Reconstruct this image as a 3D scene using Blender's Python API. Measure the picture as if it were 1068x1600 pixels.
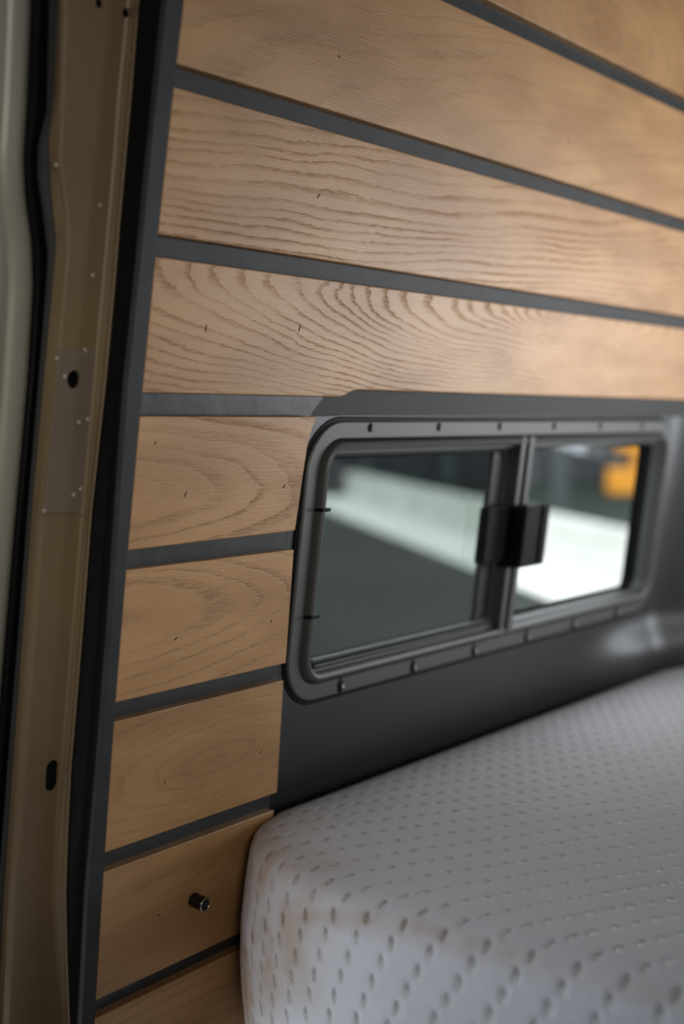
import bpy, math, random
from mathutils import Matrix, Vector
C = bpy.context.scene
for o in list(bpy.data.objects): bpy.data.objects.remove(o)
ZO = 1.25                                   # camera (origin of the building frame) above the van floor

# ---------------------------------------------------------------- camera
F, CX, CY = 2150.0, 534.0, 800.0            # focal length in pixels of the 1068x1600 frame
d = Vector((2092-CX, -(655-CY), -F)).normalized()          # direction along the wall, in camera axes
zc = Vector((0, -d.z, d.y)).normalized()
yc = zc.cross(d)
R = Matrix((d, yc, zc))                     # camera axes -> world axes
cd = bpy.data.cameras.new('camera'); cam = bpy.data.objects.new('camera', cd)
C.collection.objects.link(cam); C.camera = cam
cam.matrix_world = Matrix.Translation((0, 0, ZO)) @ R.to_4x4()
cd.sensor_fit = 'VERTICAL'; cd.sensor_height = 36.0; cd.sensor_width = 36.0*1068/1600
cd.lens = F*36/1600; cd.clip_start = .02; cd.clip_end = 400
cd.dof.use_dof = True; cd.dof.focus_distance = 1.13; cd.dof.aperture_fstop = 2.9

# ---------------------------------------------------------------- world, lights, exposure
w = bpy.data.worlds.new('world'); C.world = w; w.use_nodes = True
bg = w.node_tree.nodes['Background']; bg.inputs[0].default_value = (.90, .96, 1, 1); bg.inputs[1].default_value = 2.7
def area(name, loc, target, sx, sy, power, col, spread=180):
    l = bpy.data.lights.new(name, 'AREA'); l.shape = 'RECTANGLE'; l.size = sx; l.size_y = sy; l.energy = power; l.color = col; l.spread = math.radians(spread)
    o = bpy.data.objects.new(name, l); C.collection.objects.link(o)
    o.location = Vector(loc)+Vector((0, 0, ZO))
    o.rotation_euler = (Vector(target)-Vector(loc)).to_track_quat('-Z', 'Y').to_euler()
    return o
area('rear_door_daylight', (2.80, -.30, -.10), (1.0, .72, .00), .9, .36, 1.7, (.93, .96, 1), 66)
area('side_window_daylight', (1.66, -.97, .12), (1.62, .75, .08), .8, .22, 2.2, (1, .95, .88), 44)
area('pillar_fill', (-.35, -.55, .20), (.60, .80, -.02), .35, .5, .65, (1, .92, .80), 40)  # added fill lamp inside the van, brightens the pillar
vs = C.view_settings; vs.view_transform = 'Standard'; vs.look = 'None'; vs.gamma = 1; vs.use_curve_mapping = False
vs.exposure = 0.0

# ---------------------------------------------------------------- projection helpers: where a thing of the photo stands
def prof(z):                                # the van side leans inwards: y of the cladding's face at height z
    return .7135 - .143*z - .055*z*z
def ray(u, v): return R @ Vector(((u-CX)/F, -(v-CY)/F, -1))
def at(u, v, off=0.0):
    r = ray(u, v); z = 0
    for _ in range(12):
        y = prof(z)+off; z = r.z*y/r.y
    return Vector((r.x*y/r.y, y, z))
def surf(x, z, off=0.0): return Vector((x, prof(z)+off, z))

# ---------------------------------------------------------------- mesh helpers
def obj(name, verts, faces, m, parent=None, uv=None, smooth=False, bevel=0, seg=2, angle=35, label=None):
    base = Vector(parent['_b']) if parent is not None else Vector((0, 0, 0))
    if parent is None and verts:
        n = len(verts)
        base = Vector((sum(v[0] for v in verts)/n, sum(v[1] for v in verts)/n, min(v[2] for v in verts)))
    me = bpy.data.meshes.new(name)
    me.from_pydata([tuple(Vector(v)-base) for v in verts], [], faces)
    if uv is not None:
        l = me.uv_layers.new(name='UVMap')
        for lp in me.loops: l.data[lp.index].uv = uv[lp.vertex_index]
    me.materials.append(m)
    for p in me.polygons: p.use_smooth = smooth
    o = bpy.data.objects.new(name, me); C.collection.objects.link(o)
    o['_b'] = list(base)
    if parent is not None:
        o.parent = parent
    else: o.location = base+Vector((0, 0, ZO))
    if bevel:
        b = o.modifiers.new('bevel', 'BEVEL'); b.width = bevel; b.segments = seg; b.limit_method = 'ANGLE'; b.angle_limit = math.radians(angle)
    if label: o['label'] = label
    return o
def thing(name, base, label=None, cat=None, group=None, kind=None):
    o = bpy.data.objects.new(name, None); C.collection.objects.link(o)
    o.location = Vector(base)+Vector((0, 0, ZO)); o['_b'] = list(base); o.empty_display_size = .05
    if label: o['label'] = label
    if cat: o['category'] = cat
    if group: o['group'] = group
    if kind: o['kind'] = kind
    return o
def tag(o, label=None, cat=None, group=None, kind=None):
    for k, v in (('label', label), ('category', cat), ('group', group), ('kind', kind)):
        if v: o[k] = v
    return o
def sharp(o, ang=32):
    import bmesh
    bm = bmesh.new(); bm.from_mesh(o.data)
    for e in bm.edges:
        if len(e.link_faces) == 2 and e.calc_face_angle() > math.radians(ang): e.smooth = False
    bm.to_mesh(o.data); bm.free(); return o
def fixn(o):
    import bmesh
    bm = bmesh.new(); bm.from_mesh(o.data); bmesh.ops.recalc_face_normals(bm, faces=bm.faces); bm.to_mesh(o.data); bm.free()
    return o
def rows_mesh(rows, closed=False, caps=False):
    n = len(rows[0]); V = [p for r in rows for p in r]; Fc = []
    for i in range(len(rows)-1):
        for j in range(n if closed else n-1):
            k = (j+1) % n
            Fc.append((i*n+j, i*n+k, (i+1)*n+k, (i+1)*n+j))
    if caps and closed:
        Fc.append(tuple(range(n))[::-1]); Fc.append(tuple((len(rows)-1)*n+j for j in range(n)))
    return V, Fc
def box(x0, x1, y0, y1, z0, z1):
    V = [(x, y, z) for z in (z0, z1) for y in (y0, y1) for x in (x0, x1)]
    return V, [(0, 2, 3, 1), (4, 5, 7, 6), (0, 1, 5, 4), (2, 6, 7, 3), (0, 4, 6, 2), (1, 3, 7, 5)]
def merge(parts):
    V, Fc = [], []
    for v, f in parts:
        b = len(V); V += list(v); Fc += [tuple(i+b for i in q) for q in f]
    return V, Fc
def slab(outline, o0, o1):
    """outline = [(x,z)..] laid on the leaning wall between offsets o0 (front) and o1 (back)"""
    n = len(outline)
    V = [surf(x, z, o0) for x, z in outline]+[surf(x, z, o1) for x, z in outline]
    Fc = [tuple(range(n)), tuple(range(n, 2*n))[::-1]]+[(i, (i+1) % n, n+(i+1) % n, n+i) for i in range(n)]
    return V, Fc
def grid_slab(x0, x1, z0, z1, o0, o1, nx=2, nz=12):
    rows = []
    for i in range(nz+1):
        z = z0+(z1-z0)*i/nz
        rows.append([surf(x0, z, o0), surf(x1, z, o0), surf(x1, z, o1), surf(x0, z, o1)])
    return rows_mesh(rows, closed=True, caps=True)

# ---------------------------------------------------------------- materials
def mat(name, col, rough=.5, metal=0, spec=.5, noise=None, bump=0, bscale=200):
    m = bpy.data.materials.new(name); m.use_nodes = True; nt = m.node_tree; b = nt.nodes['Principled BSDF']
    b.inputs['Base Color'].default_value = (*col, 1); b.inputs['Roughness'].default_value = rough
    b.inputs['Metallic'].default_value = metal; b.inputs['Specular IOR Level'].default_value = spec
    tc = nt.nodes.new('ShaderNodeTexCoord')
    if noise:                                # (scale, amount) mottled colour
        n = nt.nodes.new('ShaderNodeTexNoise'); n.inputs['Scale'].default_value = noise[0]; n.inputs['Detail'].default_value = 5
        nt.links.new(tc.outputs['Object'], n.inputs['Vector'])
        r = nt.nodes.new('ShaderNodeValToRGB'); a = noise[1]
        r.color_ramp.elements[0].position = .3; r.color_ramp.elements[1].position = .7
        r.color_ramp.elements[0].color = (*[c*(1-a) for c in col], 1); r.color_ramp.elements[1].color = (*[min(1, c*(1+a)) for c in col], 1)
        nt.links.new(n.outputs['Fac'], r.inputs['Fac']); nt.links.new(r.outputs['Color'], b.inputs['Base Color'])
    if bump:
        n = nt.nodes.new('ShaderNodeTexNoise'); n.inputs['Scale'].default_value = bscale; n.inputs['Detail'].default_value = 3
        nt.links.new(tc.outputs['Object'], n.inputs['Vector'])
        bp = nt.nodes.new('ShaderNodeBump'); bp.inputs['Distance'].default_value = bump; bp.inputs['Strength'].default_value = 1
        nt.links.new(n.outputs['Fac'], bp.inputs['Height']); nt.links.new(bp.outputs['Normal'], b.inputs['Normal'])
    return m
def glass(name, tint, refl=.06):
    m = bpy.data.materials.new(name); m.use_nodes = True; nt = m.node_tree; nt.nodes.clear()
    o = nt.nodes.new('ShaderNodeOutputMaterial'); t = nt.nodes.new('ShaderNodeBsdfTransparent'); g = nt.nodes.new('ShaderNodeBsdfGlossy')
    t.inputs[0].default_value = (*tint, 1); g.inputs['Roughness'].default_value = .03; g.inputs[0].default_value = (1, 1, 1, 1)
    lw = nt.nodes.new('ShaderNodeFresnel'); lw.inputs['IOR'].default_value = 1.45
    mx = nt.nodes.new('ShaderNodeMixShader')
    gm = nt.nodes.new('ShaderNodeNewGeometry'); mm = nt.nodes.new('ShaderNodeMath'); mm.operation = 'SUBTRACT'; mm.inputs[0].default_value = 1
    m2 = nt.nodes.new('ShaderNodeMath'); m2.operation = 'MULTIPLY'
    nt.links.new(gm.outputs['Backfacing'], mm.inputs[1]); nt.links.new(mm.outputs[0], m2.inputs[0]); nt.links.new(lw.outputs[0], m2.inputs[1])
    nt.links.new(m2.outputs[0], mx.inputs[0]); nt.links.new(t.outputs[0], mx.inputs[1]); nt.links.new(g.outputs[0], mx.inputs[2])
    nt.links.new(mx.outputs[0], o.inputs[0])
    return m
class NB:                                    # tiny node builder for scalar maths
    def __init__(s, nt): s.nt = nt
    def v(s, x, sock):
        if isinstance(x, (int, float)): sock.default_value = x
        else: s.nt.links.new(x, sock)
    def m(s, op, a, b=0.0, c=0.0, clamp=False):
        n = s.nt.nodes.new('ShaderNodeMath'); n.operation = op; n.use_clamp = clamp
        s.v(a, n.inputs[0]); s.v(b, n.inputs[1])
        if op in ('MULTIPLY_ADD', 'SMOOTH_MIN', 'WRAP'): s.v(c, n.inputs[2])
        return n.outputs[0]
    def comb(s, x, y, z=0.0):
        n = s.nt.nodes.new('ShaderNodeCombineXYZ'); s.v(x, n.inputs[0]); s.v(y, n.inputs[1]); s.v(z, n.inputs[2]); return n.outputs[0]
    def noise(s, vec, scale=1.0, detail=2.0, rough=.5):
        n = s.nt.nodes.new('ShaderNodeTexNoise'); s.nt.links.new(vec, n.inputs['Vector'])
        n.inputs['Scale'].default_value = scale; n.inputs['Detail'].default_value = detail; n.inputs['Roughness'].default_value = rough
        return n.outputs['Fac']
    def rng(s, x, a, b, c=0.0, d=1.0, smooth=True):
        n = s.nt.nodes.new('ShaderNodeMapRange'); n.interpolation_type = 'SMOOTHSTEP' if smooth else 'LINEAR'
        s.v(x, n.inputs['Value']); n.inputs['From Min'].default_value = a; n.inputs['From Max'].default_value = b
        n.inputs['To Min'].default_value = c; n.inputs['To Max'].default_value = d
        return n.outputs['Result']
    def mix(s, f, a, b, mode='MIX'):
        n = s.nt.nodes.new('ShaderNodeMix'); n.data_type = 'RGBA'; n.blend_type = mode
        s.v(f, n.inputs[0])
        for k, c in ((6, a), (7, b)):
            if isinstance(c, tuple): n.inputs[k].default_value = (*c, 1)
            else: s.nt.links.new(c, n.inputs[k])
        return n.outputs[2]

def oak(seed, xc, zc_, t, period, strength=1.0, wav=1.0, tone=1.0):
    """flat-sawn oak: growth rings cut as nested ovals round (xc, zc_), stretched along the board by 1/t"""
    m = bpy.data.materials.new('oak'); m.use_nodes = True; nt = m.node_tree; b = nt.nodes['Principled BSDF']; k = NB(nt)
    uv = nt.nodes.new('ShaderNodeUVMap'); uv.uv_map = 'UVMap'
    sp = nt.nodes.new('ShaderNodeSeparateXYZ'); nt.links.new(uv.outputs[0], sp.inputs[0]); X, Z = sp.outputs[0], sp.outputs[1]
    sx = k.m('ADD', X, seed*3.7)
    def N(fx, fz, det=2.0, off=0.0): return k.m('SUBTRACT', k.noise(k.comb(k.m('MULTIPLY', sx, fx), k.m('MULTIPLY', Z, fz), seed+off), 1, det), .5)
    warp = k.m('MULTIPLY', N(4, 12, 1, .1), .020*wav)
    warp = k.m('ADD', warp, k.m('MULTIPLY', N(18, 60, 2, .2), .0050*wav))
    warp = k.m('ADD', warp, k.m('MULTIPLY', N(130, 330, 2, .3), .0018))
    p = k.m('MULTIPLY', k.m('SUBTRACT', X, xc), t); q = k.m('ADD', k.m('SUBTRACT', Z, zc_), k.m('MULTIPLY', N(4, 6, 1, .7), .02*wav))
    dd = k.m('SQRT', k.m('ADD', k.m('MULTIPLY', p, p), k.m('MULTIPLY', q, q)))
    dd = k.m('ADD', dd, warp)
    uneven = k.m('MULTIPLY', k.m('SUBTRACT', k.noise(k.comb(k.m('MULTIPLY', dd, 55), seed, 0), 1, 1), .5), 2.2)
    ph = k.m('ADD', k.m('DIVIDE', dd, period), uneven)
    fr = k.m('FRACT', ph)
    # early wood: starts sharply, fades through the ring
    line = k.m('MULTIPLY', k.rng(fr, 0, .07), k.rng(fr, .08, .46, 1, 0))
    pores = k.rng(N(95, 900, 2, .4), -.12, .10, .35, 1.15)
    vary = k.rng(N(6, 30, 1, .5), -.14, .14, .35, 1.1)
    line = k.m('MULTIPLY', k.m('MULTIPLY', line, pores), k.m('MULTIPLY', vary, strength))
    fib = k.rng(N(28, 1500, 3, .6), -.25, .25, 0, 1)
    blot = k.rng(N(7, 22, 2, .8), -.2, .2, 0, 1)
    base = k.mix(blot, (.42*tone, .232*tone, .100*tone), (.55*tone, .325*tone, .150*tone))
    base = k.mix(k.m('MULTIPLY', fib, .22), base, (.33*tone, .17*tone, .07*tone))
    col = k.mix(k.m('MULTIPLY', line, .48, clamp=True), base, (.21*tone, .105*tone, .050*tone))
    nt.links.new(col, b.inputs['Base Color'])
    rr = k.m('ADD', k.m('MULTIPLY', line, .2), .36); nt.links.new(rr, b.inputs['Roughness'])
    b.inputs['Specular IOR Level'].default_value = .4
    h = k.m('ADD', k.m('MULTIPLY', line, -1.0), k.m('MULTIPLY', fib, -.30))
    bp = nt.nodes.new('ShaderNodeBump'); bp.inputs['Distance'].default_value = .00022; bp.inputs['Strength'].default_value = .8
    nt.links.new(h, bp.inputs['Height']); nt.links.new(bp.outputs['Normal'], b.inputs['Normal'])
    return m

M = dict(
    strip=mat('dark_vinyl_strip', (.026, .028, .030), .52, spec=.3, noise=(30, .25), bump=.0002, bscale=90),
    strip_gloss=mat('satin_dark_strip', (.036, .039, .043), .38, spec=.38, noise=(25, .3), bump=.0004, bscale=45),
    band=mat('grey_painted_panel', (.038, .041, .042), .6, spec=.3, bump=.00008, bscale=900),
    skin=mat('dark_painted_steel', (.010, .011, .012), .36, spec=.6, noise=(9, .12), bump=.00006, bscale=700),
    frame=mat('black_window_frame', (.070, .073, .074), .45, bump=.00005, bscale=900),
    rubber=mat('black_rubber', (.004, .004, .0045), .5, spec=.12),
    black=mat('black_plastic', (.005, .005, .006), .55, spec=.15),
    trim=mat('dark_grey_edge_trim', (.026, .029, .033), .55, spec=.3, noise=(35, .2), bump=.0001, bscale=300),
    beige=mat('khaki_body_paint', (.19, .138, .080), .42, noise=(6, .12)),
    plate=mat('khaki_grey_body_paint', (.175, .140, .115), .42, noise=(8, .10)),
    panel=mat('grey_body_paint', (.26, .26, .22), .36, noise=(5, .08)),
    seal_grey=mat('grey_rubber', (.050, .056, .062), .45),
    steel=mat('steel', (.35, .35, .36), .28, metal=1),
    knob=mat('black_anodised_metal', (.012, .012, .013), .25, metal=.3),
    ring=mat('worn_bright_edge', (.50, .46, .40), .25, metal=1),
    nail=mat('nail_hole', (.03, .018, .01), .7),
    carpet=mat('van_floor', (.08, .08, .08), .8, noise=(40, .3)),
    lining=mat('van_lining', (.10, .095, .09), .7, noise=(12, .2)),
    ply=mat('bed_plywood', (.35, .25, .15), .6, noise=(10, .2)),
    clear=glass('clear_glass', (.96, .96, .95)),
    tint=glass('tinted_glass', (.57, .60, .58)),
    dimming=glass('dimming_glass', (.56, .57, .58)),
    asphalt=mat('dark_grass_and_asphalt', (.018, .026, .020), .9, spec=.1, noise=(.35, .35)),
    white=mat('white_painted_concrete', (.74, .75, .73), .7, noise=(.8, .04)),
    whitewall=mat('off_white_render', (.60, .61, .57), .8, noise=(.9, .14)),
    facade=mat('blue_grey_cladding', (.028, .034, .040), .7, noise=(.3, .25)),
    post=mat('pale_grey_post', (.055, .065, .07), .6, noise=(2, .1)),
    orange=mat('orange_plastic', (.80, .33, .015), .5, noise=(4, .1)),
)

# ---------------------------------------------------------------- the van: floor, ceiling, far side walls
tag(obj('floor', *box(-1.0, 2.9, -1.0, .84, -1.30, -1.25), M['carpet']), kind='structure', label='dark van floor under the bed, out of view')
tag(obj('ceiling', *box(-1.0, 2.9, -1.0, .72, .66, .69), M['lining']), kind='structure', label='grey van ceiling lining above the oak cladding')
tag(obj('wall_right', *merge([box(-1.0, .8, -1.04, -1.0, -1.25, .66), box(1.7, 2.9, -1.04, -1.0, -1.25, .66),
    box(.8, 1.7, -1.04, -1.0, -1.25, -.05), box(.8, 1.7, -1.04, -1.0, .28, .66)]), M['lining']), kind='structure', label='grey lined van side opposite the oak cladding')
tag(obj('wall_rear', *merge([box(2.9, 2.94, -1.0, -.85, -1.25, .66), box(2.9, 2.94, .2, .84, -1.25, .66),
    box(2.9, 2.94, -.85, .2, -1.25, -.25), box(2.9, 2.94, -.85, .2, .42, .66)]), M['lining']), kind='structure', label='rear of the van behind the bed')

tag(obj('wall_front', *box(-1.04, -1.0, -1.04, .84, -1.25, .66), M['lining']), kind='structure', label='front end of the van interior behind the camera')
for nm, bx in (('window_2', box(.8, 1.7, -1.022, -1.018, -.05, .28)), ('window_3', box(2.918, 2.922, -.85, .2, -.25, .42))):  # tinted panes added to cut the daylight coming through unseen openings
    tag(obj(nm, *bx, M['dimming']), kind='structure', label='unseen van window, its dark pane added to dim the daylight')
tag(obj('wall_left', *box(-1.0, .22, .80, .84, -1.25, .66), M['lining']), kind='structure', label='van side ahead of the door opening, out of view')
# ---- outer steel side (wall_left) with the window hole: a raised pad round the window, falling away beyond it
WX0, WX1, WZ0, WZ1 = .971, 1.788, -.2625, -.0020           # outer edge of the window flange
def rrect_sd(x, z, x0, x1, z0, z1, r):
    qx = abs(x-(x0+x1)/2)-(x1-x0)/2+r; qz = abs(z-(z0+z1)/2)-(z1-z0)/2+r
    return math.hypot(max(qx, 0), max(qz, 0))+min(max(qx, qz), 0)-r
def sm(t): t = max(0, min(1, t)); return t*t*(3-2*t)
def skinoff(x, z):                          # dished: rises towards the room at the rear pillar and round the lower rear corner
    a = .036*sm((x-1.788)/.12)
    b = .020*sm((-.268-z)/.06)*sm((x-1.55)/.22)
    c = .030*sm((-.30-z)/.22)*(1-sm((x-1.55)/.22))
    return .0255-a-b+c*0
V, idx, Fc = [], {}, []
nx, nz = 150, 66; X0, X1, Z0, Z1 = .90, 2.40, -.60, .06
for j in range(nz+1):
    for i in range(nx+1):
        x = X0+(X1-X0)*i/nx; z = Z0+(Z1-Z0)*j/nz
        off = skinoff(x, z)
        V.append(surf(x, z, off))
for j in range(nz):
    for i in range(nx):
        x = X0+(X1-X0)*(i+.5)/nx; z = Z0+(Z1-Z0)*(j+.5)/nz
        if rrect_sd(x, z, WX0, WX1, WZ0, WZ1, .045) > -.014:
            a = j*(nx+1)+i; Fc.append((a, a+1, a+nx+2, a+nx+1))
used = sorted({i for f in Fc for i in f}); rm = {a: b for b, a in enumerate(used)}
sk = obj('wall_left', [V[i] for i in used], [tuple(rm[i] for i in f) for f in Fc], M['skin'], smooth=True)
sd = sk.modifiers.new('solid', 'SOLIDIFY'); sd.thickness = .0015; sd.offset = 1
tag(sk, kind='structure', label='dark grey painted steel van side below and around the sliding window')

# ---------------------------------------------------------------- oak cladding
clad = thing('oak_cladding', surf(.733, -.60), 'horizontal oak boards with dark gaps covering the van side around the window', 'wall cladding')
# dark backing behind the boards: upper sheet over the window, lower sheet left of it
obj('backing_panel', *grid_slab(.733, 2.35, .0035, .62, .0125, .0165, nz=16), M['band'], clad, smooth=False, bevel=.0008, label='grey sheet showing as a band above the window')
obj('backing_panel', *grid_slab(.733, .948, -.60, .0035, .0165, .0200, nz=16), M['strip'], clad)
XL, XR = .7335, 2.35
Z = [(.3675, .3850), (.2345, .2505), (.117, .133), (.0022, .0195), (-.1125, -.0975), (-.2290, -.2140), (-.3480, -.3325), (-.4670, -.4520)]   # gaps, top to bottom
def ends(top, bot):
    a, b = at(*top), at(*bot); return (a.x, a.z), (b.x, b.z)
boards = []
def board(z0, z1, material, right=None, nailspots=(), extra=None):
    out = [(XL, z1), (XL, z0)]
    out += right if right else [(XR, z0), (XR, z1)]
    # densify the long edges so that the boards stay cheap but lie on the leaning wall
    V, Fc = slab(out, 0.0, .0118)
    n = len(out); uv = [out[i % n] for i in range(2*n)]
    o = obj('oak_board', V, Fc, material, clad, uv=uv, bevel=.0009, seg=2, angle=30)
    fixn(o)
    for (u, v, l, a) in nailspots:
        p = at(u, v, -.0004); c, s_ = math.cos(a), math.sin(a); r = .0006
        pts = [(-r, -l/2), (r*.4, -l/2), (r, 0), (r*.6, l/2), (-r*.5, l/2), (-r*1.1, 0)]
        oo = [(p.x+px*c-pz*s_, p.z+px*s_+pz*c) for px, pz in pts]
        nv, nf = slab(oo, -.0004, .0006)
        fixn(obj('nail_hole', nv, nf, M['nail'], o))
    boards.append(o); return o
board(.3850, .50, oak(1, 1.36, .41, .30, .0125, .9, 1.2), nailspots=[(932, 36, .003, .3)])
board(.2505, .3675, oak(2, 2.1, .245, .10, .010, .62, 1.1), nailspots=[(530, 88, .0034, 1.2), (888, 220, .003, .5)])
board(.133, .2345, oak(3, -1.2, .30, .055, .0058, 1.0, .65), nailspots=[(498, 306, .0048, -.6)])
nt_ = [at(530, 620), at(545, 613), at(560, 608), at(700, 612)]
zN = .0262
board(.0195, .117, oak(4, 1.36, .115, .14, .0044, .95, .8), right=[(.979, .0195), (.987, .0210), (.997, .0248), (1.006, zN), (1.02, zN), (XR, zN), (XR, .117)],
      nailspots=[(322, 513, .0055, -.1), (468, 513, .0055, -.15)])
c5 = [at(u, v) for u, v in [(461, 829), (466, 795), (473, 745), (480, 700), (487, 672), (495, 652)]]
board(-.0975, .0022, oak(5, .70, -.058, .20, .0120, 1.05, 1.0), right=[(p.x, p.z) for p in c5[:-1]]+[(c5[-1].x, .0022)],
      nailspots=[(444, 760, .0035, -.7), (290, 772, .005, -.4), (243, 692, .0022, 0)])
def short(z0, z1, ut, ub, material, spots=()):
    return board(z0, z1, material, right=[(ub, z0), (ut, z1)], nailspots=spots)
def xe(u, v): return at(u, v).x
short(-.2140, -.1125, xe(459, 860), xe(447, 1032), oak(6, .68, -.152, .18, .0110, .95, 1.0), [(424, 971, .003, -.2), (275, 998, .0038, -.9)])
short(-.3325, -.2290, xe(443, 1064), xe(433, 1236), oak(7, .86, -.285, .25, .0090, .6, 1.0, .88), [(408, 1175, .0026, 0), (258, 1222, .0022, 0)])
kb = short(-.4520, -.3480, xe(428, 1265), xe(418, 1435), oak(8, -.4, -.33, .07, .0080, .6, .8, .85), [(398, 1372, .0025, -.3), (248, 1430, .0025, 1)])
short(-.60, -.4670, xe(418, 1460), xe(414, 1600), oak(9, -.6, -.6, .05, .009, .6, .8, .85))
# satin strips lining each gap
for i, (z0, z1) in enumerate(Z):
    x1 = [XR-.02, XR-.02, XR-.02, None, .9375, .9425, .9487, .952][i]
    if x1 is None:
        out = [(XL, z1+.002), (XL, z0-.004), (.9520, z0-.004), (.9536, z0+.0006), (.9575, .0080), (.9640, .0140), (.9722, .0215)]
        V, Fc = slab(out, .0100, .0124)
    else:
        V, Fc = slab([(XL, z1+.002), (XL, z0-.002), (x1, z0-.002), (x1, z1+.002)], .0100, .0124 if i < 4 else .0164)
    fixn(obj('gap_strip', V, Fc, M['strip'] if i < 3 else M['strip_gloss'], clad, bevel=.0003, seg=1))
# little backing lip in the window-side corner of the band
V, Fc = slab([(.952, .0035), (.9545, .0022), (1.0, .0028), (1.0, .006)], .0126, .020)
fixn(obj('panel_lip', V, Fc, M['band'], clad))

# dark trim running down the left end of the boards
VS = [-60, 0, 100, 200, 300, 400, 500, 600, 700, 800, 900, 1000, 1100, 1200, 1300, 1400, 1500, 1600, 1680]
def interp(tab, v):
    if v <= tab[0][0]:
        (a, b), (c, d_) = tab[0], tab[1]; return b+(d_-b)*(v-a)/(c-a)
    for (a, b), (c, d_) in zip(tab, tab[1:]):
        if v <= c: return b+(d_-b)*(v-a)/(c-a)
    (a, b), (c, d_) = tab[-2], tab[-1]; return b+(d_-b)*(v-a)/(c-a)
T_tl = [(0, 260), (150, 244), (300, 229), (450, 215), (600, 199), (800, 185), (950, 175), (1200, 155), (1400, 138), (1600, 128)]   # trim, left edge
T_bl = [(0, 217), (150, 205), (250, 196), (350, 187), (450, 179), (600, 165), (800, 143), (950, 132), (1200, 111), (1300, 106), (1400, 103), (1500, 105), (1600, 109)]  # black, left edge
T_sr = [(0, 203), (150, 188), (250, 181), (350, 172), (450, 163), (600, 149), (800, 131), (950, 119), (1200, 98), (1300, 90), (1400, 86), (1500, 92), (1600, 103)]  # khaki face, right edge
T_sl = [(0, 101), (150, 96), (250, 92), (330, 103), (400, 104), (450, 99), (600, 85), (800, 65), (950, 54), (1200, 36), (1400, 22), (1600, 14)]                      # khaki face, left edge
T_el = [(0, 90), (150, 84), (220, 76), (300, 80), (380, 88), (450, 82), (600, 68), (800, 50), (950, 39), (1200, 20), (1400, 6), (1600, -3)]                     # its folded side, left edge
T_g0 = [(0, 76), (180, 72), (215, 60), (270, 57), (330, 66), (400, 74), (450, 71), (600, 59), (800, 42), (950, 31), (1200, 11), (1400, -4), (1600, -12)]       # grey lip of the seal
T_k0 = [(0, 49), (150, 43), (250, 37), (310, 40), (380, 50), (450, 52), (600, 43), (800, 25), (950, 12), (1200, -8), (1400, -22), (1600, -34)]                  # seal / body panel edge
VF = sorted(set(VS+list(range(150, 480, 25))))
def loftpx(spec, vs=None):
    """spec = [(table or function of v, offset)], one lengthwise line each"""
    rows = []
    for v in (vs or VF):
        rows.append([at((t(v) if callable(t) else interp(t, v)), v, o) for t, o in spec])
    return rows_mesh(rows, closed=True, caps=True)
def sh(tab, dx): return lambda v: interp(tab, v)+dx
# right edge of the trim is straight in plan (x = .733)
rows = []
for v in VS:
    a = at(interp(T_tl, v), v, -.0005); z = a.z
    rows.append([surf(.7333, z, -.0005), a, surf(a.x-.0005, z, .004), surf(a.x+.003, z, .006), surf(.7325, z, .018)])
V, Fc = rows_mesh(rows, closed=True, caps=True)
tr = fixn(obj('trim_1', V, Fc, M['trim'], bevel=.0006, angle=50)); tag(tr, kind='structure', label='dark grey upright edge trim at the left end of the oak boards')
V, Fc = loftpx([(sh(T_tl, 1.0), .0005), (sh(T_tl, -4), .004), (sh(T_tl, -9), .0055), (lambda v: .5*(interp(T_tl, v)+interp(T_bl, v)), .0140), (sh(T_bl, 3), .023), (T_bl, .0285), (lambda v: interp(T_tl, v)+2, .040)])
tag(fixn(obj('rubber_seal', V, Fc, M['rubber'], smooth=False, bevel=.001, angle=20)), 'wide glossy black rubber seal between the dark edge trim and the khaki pillar', 'seal')

# ---- khaki pillar
pil = thing('van_pillar', at(60, 1680, .04), 'khaki painted metal van pillar with round and slotted holes at the left of the photo', 'pillar')
V, Fc = loftpx([(sh(T_bl, 8), .0262), (sh(T_bl, -2), .0300), (lambda v: .5*(interp(T_bl, v)+interp(T_sr, v)), .0345), (T_sr, .0382), (sh(T_sr, -5), .0395), (lambda v: .5*(interp(T_sl, v)+interp(T_sr, v)), .0395),
                (sh(T_sl, 5), .0395), (T_sl, .0402), (sh(T_sl, -5), .043), (T_el, .0490), (sh(T_el, 1), .0510), (sh(T_sl, 4), .0410), (sh(T_bl, 12), .0410)])
pb = fixn(obj('pillar_body', V, Fc, M['beige'], pil, smooth=False))
def disc(u, v, ru, rv, o0, o1, n=20, slot=0):
    c = at(u, v, .0388); out = []
    for i in range(n):
        a = 2*math.pi*i/n; out.append((c.x+ru*math.cos(a)+0*slot, c.z+rv*math.sin(a)+(slot if math.sin(a) > 0 else -slot)))
    return slab(out, o0, o1)
def cut(target, shapes):
    V, Fc = merge(shapes); c = obj('cutter', V, Fc, M['black']); fixn(c)
    c.parent = None; c.location = Vector(c['_b'])+Vector((0, 0, ZO))
    md = target.modifiers.new('b', 'BOOLEAN'); md.operation = 'DIFFERENCE'; md.solver = 'EXACT'; md.object = c
    bpy.context.view_layer.update(); dg = bpy.context.evaluated_depsgraph_get()
    me = bpy.data.meshes.new_from_object(target.evaluated_get(dg)); target.modifiers.remove(md); target.data = me
    bpy.data.objects.remove(c)
HOLES = [(115, 593, .0066, .0066, 0), (82, 1212, .0062, .0062, .0060), (156, 5, .0032, .0032, 0), (198, 20, .0032, .0032, 0)]
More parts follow.
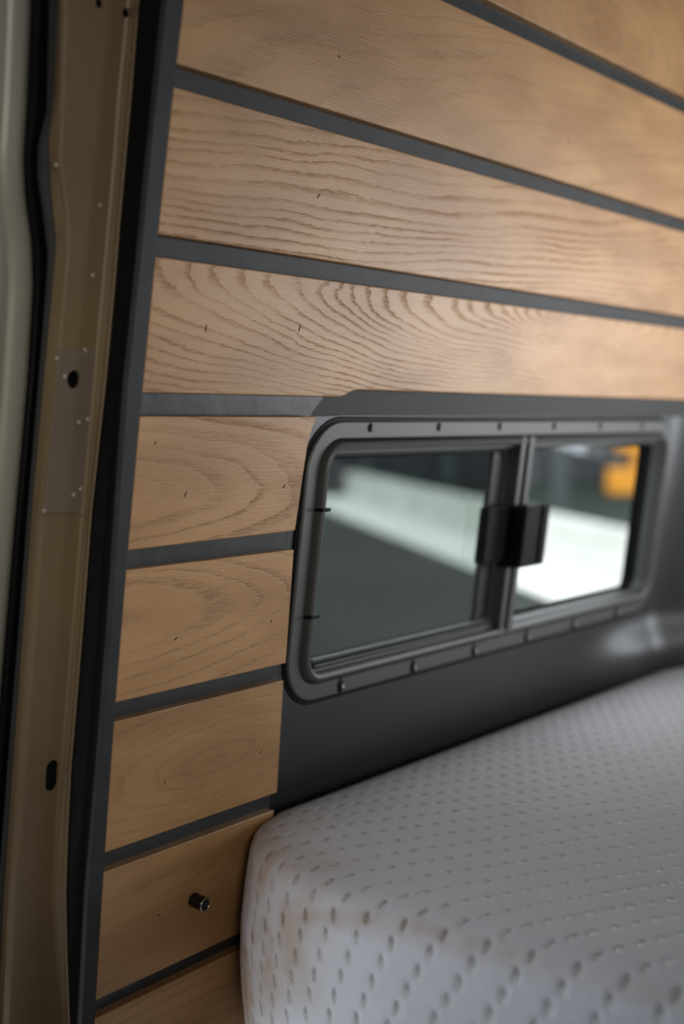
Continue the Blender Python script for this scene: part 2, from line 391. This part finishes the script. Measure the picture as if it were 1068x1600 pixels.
# lower edge of the overlapping plate
pv = [545, 555, 600, 650, 700, 760, 790, 801]
def pl(v): return interp(T_sl, v)+3
def pr(v): return interp(T_sr, v)-4-(0 if v < 790 else (v-790)*.7)
V, Fc = loftpx([(pr, .0382), (pl, .0382), (pl, .0397), (pr, .0397)], vs=pv)
plate = fixn(obj('overlap_plate', V, Fc, M['plate'], pil, bevel=.0007, angle=50, label='greyer welded plate in the middle of the pillar'))
bpy.context.view_layer.update()
plate_b = plate
for tgt in (pb, plate_b):
    cut(tgt, [disc(u, v, a, b, .020, .050, slot=s) for u, v, a, b, s in HOLES])
for i in range(1): tgt = pb
obj('pillar_inside', *grid_slab(.57, .83, -.64, .55, .0640, .0655, nz=10), M['black'], pil)
# spot welds: shallow shiny domes
def dome(r, h):
    V = []; Fc = []; n = 8
    for k, (rr, hh) in enumerate(((1, 0), (.75, .6), (.35, .95))):
        V += [(r*rr*math.cos(2*math.pi*i/n), -h*hh, r*rr*math.sin(2*math.pi*i/n)) for i in range(n)]
    V.append((0, -h, 0))
    for k in range(2): Fc += [(k*n+i, k*n+(i+1) % n, (k+1)*n+(i+1) % n, (k+1)*n+i) for i in range(n)]
    Fc += [(2*n+i, 2*n+(i+1) % n, 3*n) for i in range(n)]
    return V, Fc
weldmat = mat('shiny_body_paint', (.30, .27, .23), .18)
wm = bpy.data.meshes.new('spot_weld'); v_, f_ = dome(.0022, .0009); wm.from_pydata(v_, [], f_); wm.materials.append(weldmat)
for p in wm.polygons: p.use_smooth = True
for u, v in [(157, 320), (146, 430), (134, 547), (89, 258), (90, 560), (124, 660), (138, 655), (116, 773), (127, 764), (70, 798), (102, 588)]:
    o = bpy.data.objects.new('spot_weld', wm); C.collection.objects.link(o); o.parent = pil
    o.location = at(u, v, .0378 if 545 < v < 800 else .0395)-Vector(pil['_b'])
# seam under the plate
V, Fc = loftpx([(sh(T_sr, -2), .0383), (sh(T_sl, 1), .0383), (sh(T_sl, 1), .040), (sh(T_sr, -2), .040)], vs=[802.5, 806.5])
fixn(obj('weld_seam', V, Fc, M['beige'], pil, bevel=.0004))

# ---- outer seal and the grey body panel beyond it
V, Fc = loftpx([(sh(T_el, 2), .050), (lambda v: interp(T_g0, v)+7, .0485), (lambda v: interp(T_g0, v)+3, .0455), (T_g0, .0485), (sh(T_g0, 1), .064), (sh(T_el, 4), .064)])
se = thing('edge_seal', at(0, 1680, .06), 'black rubber edge seal with a kink running down beside the grey body panel', 'seal')
fixn(obj('seal_lip', V, Fc, M['seal_grey'], se, smooth=False, bevel=.0006, angle=40, label='dark grey lip'))
V, Fc = loftpx([(sh(T_g0, 0), .052), (lambda v: .5*(interp(T_g0, v)+interp(T_k0, v)), .0495), (sh(T_k0, 4), .0505), (T_k0, .055), (sh(T_k0, 2), .068), (sh(T_g0, 4), .068)])
fixn(obj('seal_bulb', V, Fc, M['rubber'], se, smooth=False))
V, Fc = loftpx([(sh(T_k0, 3), .062), (sh(T_k0, -3), .0555), (sh(T_k0, -10), .0535), (sh(T_k0, -20), .0536), (sh(T_k0, -30), .0545), (sh(T_k0, -36), .0572), (sh(T_k0, -40), .0574), (sh(T_k0, -48), .0545), (sh(T_k0, -75), .0540), (sh(T_k0, -130), .0540), (sh(T_k0, -130), .075), (sh(T_k0, 3), .075)])
tag(fixn(obj('body_panel', V, Fc, M['panel'], smooth=True)), 'greenish grey painted body panel with soft pressed folds at the far left', 'body panel')

# ---------------------------------------------------------------- peg on the lower board
pk = at(301, 1405, 0); dirn = Vector((0, -1, -.14)).normalized()
kt = thing('peg', pk+Vector((0, 0, -.0065)), 'short round black metal peg with a bright rim standing out of a lower oak board', 'peg')
def lathe(p0, dv, prof_, n=28, close=True):
    a = dv.orthogonal().normalized(); b = dv.cross(a); rows = []
    for h, r in prof_: rows.append([p0+dv*h+(a*math.cos(2*math.pi*i/n)+b*math.sin(2*math.pi*i/n))*r for i in range(n)])
    return rows_mesh(rows, closed=True, caps=close)
fixn(obj('peg_body', *lathe(pk, dirn, [(0, .0050), (.0006, .0060), (.0035, .0060), (.0040, .0055), (.0044, .0060), (.0135, .0062)]), M['knob'], kt, smooth=False, bevel=.0002))
fixn(obj('rim', *lathe(pk, dirn, [(.0135, .0062), (.0142, .0061), (.0145, .0055), (.0142, .0050), (.0136, .0050)], close=False), M['ring'], kt, smooth=True, label='worn bright metal rim'))
fixn(obj('peg_face', *lathe(pk, dirn, [(.0132, .0052), (.0138, .0051), (.0141, .0040), (.0142, .0020)]), M['knob'], kt, smooth=False))

# ---------------------------------------------------------------- the sliding window
JD = .050
win = thing('window_1', (WX0, prof(WZ0)+.026, WZ0), kind='structure', label='black framed sliding van window with a screwed flange, below the oak boards')
def rr(ins, off, x0=WX0, x1=WX1, z0=WZ0, z1=WZ1, r=.046, n=8):
    x0 += ins; x1 -= ins; z0 += ins; z1 -= ins; r = max(r-ins, .004); P = []
    for cx, cz, a0 in ((x1-r, z1-r, 0), (x0+r, z1-r, 90), (x0+r, z0+r, 180), (x1-r, z0+r, 270)):
        for i in range(n+1):
            a = math.radians(a0+90*i/n); P.append((cx+r*math.cos(a), cz+r*math.sin(a)))
    # the frame is flat: it lies on the straight line through the pad
    return [Vector((x, yw(z)+off, z)) for x, z in P]
def yw(z): return .7135-.1285*z              # chord of the curved side over the window's height
def ringmesh(spec, **kw):
    return rows_mesh([rr(i, o, **kw) for i, o in spec], closed=True)
fixn(obj('flange', *ringmesh([(.000, .034), (.000, .0215), (.0012, .0200), (.0150, .0200), (.0170, .0235), (.0175, .034)]), M['frame'], win, smooth=True, label='outer flange of the window frame'))
fixn(obj('bead', *ringmesh([(.0175, .034), (.0178, .0180), (.0195, .0145), (.0220, .0132), (.0250, .0145), (.0262, .0180), (.0268, .0235), (.0290, .0238), (.0300, .0262), (.0305, .034)]), M['frame'], win, smooth=True, label='raised rounded bead of the window frame'))
fixn(obj('gap_shadow', *ringmesh([(-.0045, .030), (-.0045, .0238), (-.0035, .0230), (.0, .0230), (.001, .030)]), M['rubber'], win, label='black ring standing in for the shadowed gap round the flange'))  # black ring added to darken the gap where shadow falls round the flange
# jamb that carries the panes, deeper than the flange
fixn(obj('jamb', *ringmesh([(.0295, .028), (.0300, JD), (.0345, JD), (.0345, JD-.002)]), M['rubber'], win, smooth=False, label='black inner jamb'))
for o in win.children: sharp(o)
def wbox(x0, x1, z0, z1, o0, o1):
    V = []
    for off in (o0, o1):
        for x, z in ((x0, z0), (x1, z0), (x1, z1), (x0, z1)): V.append(Vector((x, yw(z)+off, z)))
    return V, [(0, 1, 2, 3), (7, 6, 5, 4), (0, 4, 5, 1), (1, 5, 6, 2), (2, 6, 7, 3), (3, 7, 4, 0)]
# sliding sash (left): frame, stile, pane
IX0, IX1, IZ0, IZ1 = WX0+.029, WX1-.029, WZ0+.029, WZ1-.029
sash = rows_mesh([rr(i, o, x0=WX0+.0285, x1=1.345, z0=WZ0+.0285, z1=WZ1-.0285, r=.020) for i, o in ((0, .036), (0, .0285), (.004, .0275), (.0060, .0285), (.0065, .036))], closed=True)
sf = fixn(obj('sash', *sash, M['black'], win, smooth=False, label='black sliding sash on the left'))
fixn(obj('stile', *wbox(1.318, 1.347, IZ0, IZ1, .0290, .0360), mat('smoked_stile', (.012, .011, .012), .5), sf, bevel=.001))
fixn(obj('pane', *wbox(WX0+.031, 1.320, WZ0+.031, WZ1-.031, .0315, .0330), M['tint'], sf))
fx = fixn(obj('pane', *wbox(1.385, IX1+.002, IZ0, IZ1, JD-.006, JD-.004), M['clear'], win))
# divider post
dv = [wbox(1.3505, 1.3600, WZ0+.018, WZ1-.017, .0135, .040), wbox(1.3600, 1.3660, WZ0+.018, WZ1-.017, .0175, .040), wbox(1.3660, 1.3770, WZ0+.018, WZ1-.017, .0120, .040), wbox(1.3770, 1.3830, WZ0+.018, WZ1-.017, .0150, .064)]
for q, mm in zip(dv, (M['frame'], M['black'], M['frame'], M['black'])):
    fixn(obj('divider_bar', *q, mm, win, bevel=.0012))
# lower channel ridges behind the bead, left of the post
for k_, (dz, oo) in enumerate(((.0320, .0225), (.0370, .0255))):
    fixn(obj('channel_rail', *wbox(WX0+.045, 1.349, WZ0+dz-.0015, WZ0+dz+.0012, oo, .032), M['frame'], win, bevel=.0006))
# latch
lt = fixn(obj('latch', *wbox(1.2990, 1.3500, -.1580, -.0950, .0160, .0290), M['black'], win, bevel=.003, label='black plastic latch block on the sliding pane'))
fixn(obj('latch_handle', *wbox(1.3440, 1.3900, -.1650, -.0955, -.0060, .0250), M['black'], lt, bevel=.002))
fixn(obj('finger_ridge', *wbox(1.3800, 1.3935, -.1640, -.0965, -.0090, .0000), M['black'], lt, bevel=.0015))
# screws round the flange: a dark countersink and a small head
cs = bpy.data.meshes.new('screw'); v_, f_ = dome(.0040, .0018); cs.from_pydata(v_, [], f_); cs.materials.append(M['black'])
hd = bpy.data.meshes.new('screw_head'); v_, f_ = dome(.0017, .0012); hd.from_pydata(v_, [], f_); hd.materials.append(M['steel'])
for mm in (cs, hd):
    for p in mm.polygons: p.use_smooth = True
SC = [(1.061, -.0075), (1.182, -.0075), (1.306, -.0075), (1.4335, -.0075), (1.556, -.0080), (1.682, -.0085),
      (1.0568, -.2540), (1.1844, -.2540), (1.3081, -.2540), (1.4297, -.2540), (1.5525, -.2540), (1.679, -.2540),
      (1.780, -.0783), (1.780, -.1847)]
for x, z in SC:
    o = bpy.data.objects.new('screw', cs); C.collection.objects.link(o); o.parent = win
    o.location = Vector((x, yw(z)+.0202, z))-Vector(win['_b']); o.scale = (1, 1.2, 1.25) if z > -.2 else (1.25, 1.5, 2.1)
    h = bpy.data.objects.new('screw_head', hd); C.collection.objects.link(h); h.parent = o; h.location = (.0012, -.0012, -.0010)
# joints in the bead on the left
for z in (-.0816, -.1800):
    x = WX0+.0175
    fixn(obj('bead_joint', *merge([wbox(x-.0002, x+.0128, z-.0016, z+.0016, .0118, .026)]), M['black'], win, bevel=.0008))
# white lower sealing lip at the outer skin keeps the jamb closed
fixn(obj('outer_ring', *ringmesh([(.004, .034), (.004, JD+.004), (.0290, JD+.004), (.0298, JD-.004), (.0298, .034)]), M['rubber'], win))

# ---------------------------------------------------------------- mattress
EX, EY, XC_, YC_ = .170, .265, .967, .503      # rounded near corner in plan
XF, XB, YN, YW = XC_-EX, 2.45, -.62, YC_+EY
def outline(o):
    """plan of the mattress grown outwards by o, with outward normals"""
    P = []
    n1 = 40
    for i in range(n1+1):
        y = YN+.10+(YC_-YN-.10)*i/n1; P.append((Vector((XF, y)), Vector((-1, 0))))
    for i in range(1, 22):
        a = math.radians(90*i/22); n = Vector((-math.cos(a)/EX, math.sin(a)/EY)).normalized()
        P.append((Vector((XC_-EX*math.cos(a), YC_+EY*math.sin(a))), n))
    for i in range(n1+1): P.append((Vector((XC_+(XB-XC_)*i/n1, YW)), Vector((0, 1))))
    P.append((Vector((XB, YN)), Vector((1, -1)).normalized()))
    for i in range(1, 6):
        a = math.radians(90*i/6); P.append((Vector((XF+.10-.10*math.sin(a), YN+.10-.10*math.cos(a))), Vector((-math.sin(a), -math.cos(a)))))
    return [(p+n*o, p, n) for p, n in P]
MP = [(-.09, -.3466), (-.07, -.3470), (-.05, -.3476), (-.035, -.3484), (-.022, -.3496), (-.013, -.3514), (-.006, -.3545), (-.0015, -.3595), (.001, -.3665), (.003, -.378), (.006, -.398), (.009, -.425), (.010, -.455), (.009, -.485), (.006, -.515), (-.002, -.540), (-.015, -.553), (-.04, -.560)]
V, uvs, Fc = [], [], []; s = 0; ref = 3; arc = [0]
for (a, b), (c, d_) in zip(MP, MP[1:]): arc.append(arc[-1]+math.hypot(c-a, d_-b))
n = len(outline(0))
for (o_, z), s in zip(MP, arc):
    for p, p0, nn in outline(o_):
        # the side that meets the van wall does not swell through it
        lim = prof(z)+skinoff(p.x, z)-.0015; y = min(p.y, lim if p.x > .952 else prof(z)-.0006)
        V.append(Vector((p.x, y, z))); q = p0+nn*(s-.09); uvs.append((q.y, -q.x))
for i in range(len(MP)-1):
    for j in range(n):
        k_ = (j+1) % n; Fc.append((i*n+j, i*n+k_, (i+1)*n+k_, (i+1)*n+j))
Fc.append(tuple(range(n))); Fc.append(tuple(range((len(MP)-1)*n, len(MP)*n))[::-1])
def knit():
    m = bpy.data.materials.new('quilted_knit'); m.use_nodes = True; nt = m.node_tree; b = nt.nodes['Principled BSDF']; k = NB(nt)
    uv = nt.nodes.new('ShaderNodeUVMap'); uv.uv_map = 'UVMap'
    sp = nt.nodes.new('ShaderNodeSeparateXYZ'); nt.links.new(uv.outputs[0], sp.inputs[0]); U, W = sp.outputs[0], sp.outputs[1]
    # lattice: a=(.034,0)  b=(.0087,.0145)
    j = k.m('ADD', k.m('DIVIDE', W, .0145), 200.0)
    i = k.m('ADD', k.m('DIVIDE', k.m('SUBTRACT', U, k.m('MULTIPLY', W, .0087/.0145)), .034), 200.0)
    jj = k.m('ROUND', j); # nearest row, then nearest column in that row
    dv_ = k.m('MULTIPLY', k.m('SUBTRACT', j, jj), .0145)
    ii0 = k.m('SUBTRACT', k.m('ADD', U, 6.8), k.m('MULTIPLY', k.m('SUBTRACT', jj, 200.0), .0087))
    fu = k.m('SUBTRACT', k.m('FRACT', k.m('DIVIDE', ii0, .034)), .5); du = k.m('MULTIPLY', fu, .034)
    jag = k.m('MULTIPLY', k.m('SUBTRACT', k.noise(k.comb(k.m('MULTIPLY', U, 500), k.m('MULTIPLY', W, 500)), 1, 2), .5), .25)
    e = k.m('SQRT', k.m('ADD', k.m('POWER', k.m('DIVIDE', k.m('ABSOLUTE', du), .0031), 2.0), k.m('POWER', k.m('DIVIDE', k.m('ABSOLUTE', dv_), .0060), 2.0)))
    e = k.m('ADD', e, jag)
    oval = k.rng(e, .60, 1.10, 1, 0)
    halo = k.rng(e, .8, 2.2, 1, 0)
    stripe = k.m('SINE', k.m('MULTIPLY', k.m('ADD', du, k.m('MULTIPLY', dv_, .22)), 2*math.pi/.0017))
    cell = k.m('MULTIPLY', k.m('SINE', k.m('MULTIPLY', U, 2*math.pi/.00085)), k.m('SINE', k.m('MULTIPLY', W, 2*math.pi/.00075)))
    rib = k.m('SINE', k.m('MULTIPLY', U, 2*math.pi/.034))
    lumps = k.noise(k.comb(k.m('MULTIPLY', U, 55), k.m('MULTIPLY', W, 55)), 1, 3)
    h = k.m('MULTIPLY', oval, -.85)
    h = k.m('ADD', h, k.m('MULTIPLY', halo, -.45))
    h = k.m('ADD', h, k.m('MULTIPLY', k.m('MULTIPLY', oval, stripe), .42))
    h = k.m('ADD', h, k.m('MULTIPLY', cell, .045)); h = k.m('ADD', h, k.m('MULTIPLY', lumps, .5))
    bp = nt.nodes.new('ShaderNodeBump'); bp.inputs['Distance'].default_value = .0014; bp.inputs['Strength'].default_value = 1
    nt.links.new(h, bp.inputs['Height']); nt.links.new(bp.outputs['Normal'], b.inputs['Normal'])
    # rusty stain along the near seam, brown tint at its corner
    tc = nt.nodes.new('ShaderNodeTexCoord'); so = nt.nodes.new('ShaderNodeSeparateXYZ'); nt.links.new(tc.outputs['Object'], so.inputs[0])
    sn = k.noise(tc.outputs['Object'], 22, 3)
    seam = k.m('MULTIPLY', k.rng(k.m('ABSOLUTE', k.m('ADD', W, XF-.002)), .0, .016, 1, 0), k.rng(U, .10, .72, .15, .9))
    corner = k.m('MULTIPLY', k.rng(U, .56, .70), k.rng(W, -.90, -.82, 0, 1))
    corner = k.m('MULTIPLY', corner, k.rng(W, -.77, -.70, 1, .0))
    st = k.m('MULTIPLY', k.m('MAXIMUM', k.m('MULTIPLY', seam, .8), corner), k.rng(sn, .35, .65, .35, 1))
    glint = k.m('MULTIPLY', oval, k.rng(dv_, -.0010, .0022, 0, 1))      # highlight painted, and made glossier, at one end of each dimple
    dimple_shade = k.m('MULTIPLY', oval, k.rng(dv_, -.0050, .0005, 1, 0))  # shade painted into the other end of each dimple
    col = k.mix(k.m('MULTIPLY', glint, .9), (.72, .73, .80), (1, 1, 1))
    col = k.mix(k.m('MULTIPLY', dimple_shade, .12), col, (.40, .40, .42))
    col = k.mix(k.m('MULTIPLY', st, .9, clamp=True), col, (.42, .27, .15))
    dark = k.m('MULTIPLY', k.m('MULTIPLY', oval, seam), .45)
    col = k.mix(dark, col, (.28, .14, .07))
    nt.links.new(col, b.inputs['Base Color'])
    rg = k.m('SUBTRACT', .60, k.m('MULTIPLY', glint, .38)); nt.links.new(k.m('ADD', k.m('MULTIPLY', glint, .6), .4), b.inputs['Specular IOR Level']); nt.links.new(rg, b.inputs['Roughness'])
    b.inputs['Sheen Weight'].default_value = .15
    return m
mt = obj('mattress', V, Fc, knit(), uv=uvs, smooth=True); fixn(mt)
tag(mt, 'pale grey knitted mattress with small oval dimples and a rusty stained front edge', 'mattress')
bp_ = thing('bed_platform', (1.4, .1, -1.25), 'plywood bed platform under the grey mattress', 'bed base')
obj('deck', *box(.87, 2.4, -.58, .74, -.580, -.561), M['ply'], bp_, bevel=.001)
for x in (.90, 2.33):
    for y in (-.55, .66): obj('leg', *box(x, x+.05, y, y+.05, -1.25, -.580), M['ply'], bp_, bevel=.001)

# ---------------------------------------------------------------- outside, seen through the window
G = -1.95
tag(obj('ground', *box(-40, 160, 2.5, 200, G-.1, G), M['asphalt']), kind='structure', label='dark greenish ground outside the van window')
def gp(u, v, z):
    r = ray(u, v); t = z/r.z; return Vector((r.x*t, r.y*t, z))
# long white platform: near edge on the ground, kerb face, top
a0, a1 = gp(495, 792, G), gp(880, 946, G)
dirp = (a1-a0).normalized(); nrm = Vector((-dirp.y, dirp.x, 0))
if nrm.dot(ray(700, 800)) < 0: nrm = -nrm
hgt, wid = .02, 1.36
p0 = a0-dirp*4; p1 = a1+dirp*9
def strip(o0, o1, z0, z1):
    V = [p0+nrm*o0, p1+nrm*o0, p1+nrm*o1, p0+nrm*o1]; V = [Vector((p.x, p.y, z0)) for p in V]+[Vector((p.x, p.y, z1)) for p in V]
    return V, [(0, 1, 2, 3), (4, 7, 6, 5), (0, 4, 5, 1), (1, 5, 6, 2), (2, 6, 7, 3), (3, 7, 4, 0)]
tag(fixn(obj('pavement', *strip(0, wid, G, G+hgt), M['white'], bevel=.005)), 'bright white paved strip crossing the ground outside the window', 'pavement')
tag(fixn(obj('low_wall', *strip(wid+.01, wid+.25, G, G+.61), M['whitewall'], bevel=.01)), 'low off white wall behind the bright paved strip outside', 'wall')
# dark building beyond
fwd = -Vector((R[0][2], R[1][2], 0)).normalized(); rgt = Vector((R[0][0], R[1][0], 0)).normalized()
def fbox(u0, u1, dist, t, z0, z1):
    a = fwd*dist+rgt*((u0-CX)/F*dist); b = fwd*dist+rgt*((u1-CX)/F*dist)
    V = [a, b, b+fwd*t, a+fwd*t]; V = [Vector((p.x, p.y, z0)) for p in V]+[Vector((p.x, p.y, z1)) for p in V]
    return V, [(0, 1, 2, 3), (4, 7, 6, 5), (0, 4, 5, 1), (1, 5, 6, 2), (2, 6, 7, 3), (3, 7, 4, 0)]
bl = thing('building', fwd*42+Vector((0, 0, G)), 'dark blue grey building far outside behind the low white wall', 'building')
fixn(obj('facade', *fbox(300, 1500, 42, 4, G, G+7), M['facade'], bl))
for u in (430, 560, 690, 820, 950, 1080): fixn(obj('pilaster', *fbox(u, u+22, 41.6, .4, G, G+7), M['post'], bl))
tag(fixn(obj('post', *fbox(864, 888, 27, .28, G, G+3.4), M['post'], bevel=.02)), 'pale grey upright post outside the right half of the window', 'post')
# orange barrier standing on the kerb
ob = gp(974, 772, G); rt = Vector((R[0][0], R[1][0], 0)).normalized(); dp = ob.length
px = dp/F
br = thing('barrier', ob, 'orange barrier standing outside at the top right corner of the window', 'barrier')
def rbox(u0, u1, v0, v1, t=.25):
    c = ob+rt*((u0-974)*px); e = ob+rt*((u1-974)*px); fw = Vector((-rt.y, rt.x, 0))
    z0 = ob.z+(772-v1)*px; z1 = ob.z+(772-v0)*px
    V = [c, e, e+fw*t, c+fw*t]; V = [Vector((p.x, p.y, z0)) for p in V]+[Vector((p.x, p.y, z1)) for p in V]
    return V, [(0, 1, 2, 3), (4, 7, 6, 5), (0, 4, 5, 1), (1, 5, 6, 2), (2, 6, 7, 3), (3, 7, 4, 0)]
fixn(obj('barrier_base', *rbox(952, 1012, 733, 772, .5), M['orange'], br, bevel=.05))
fixn(obj('barrier_post', *rbox(988, 1012, 704, 740), M['orange'], br, bevel=.02))
fixn(obj('barrier_board', *rbox(962, 1012, 682, 707, .2), M['orange'], br, bevel=.03))

for o in bpy.data.objects:
    if '_b' in o: del o['_b']
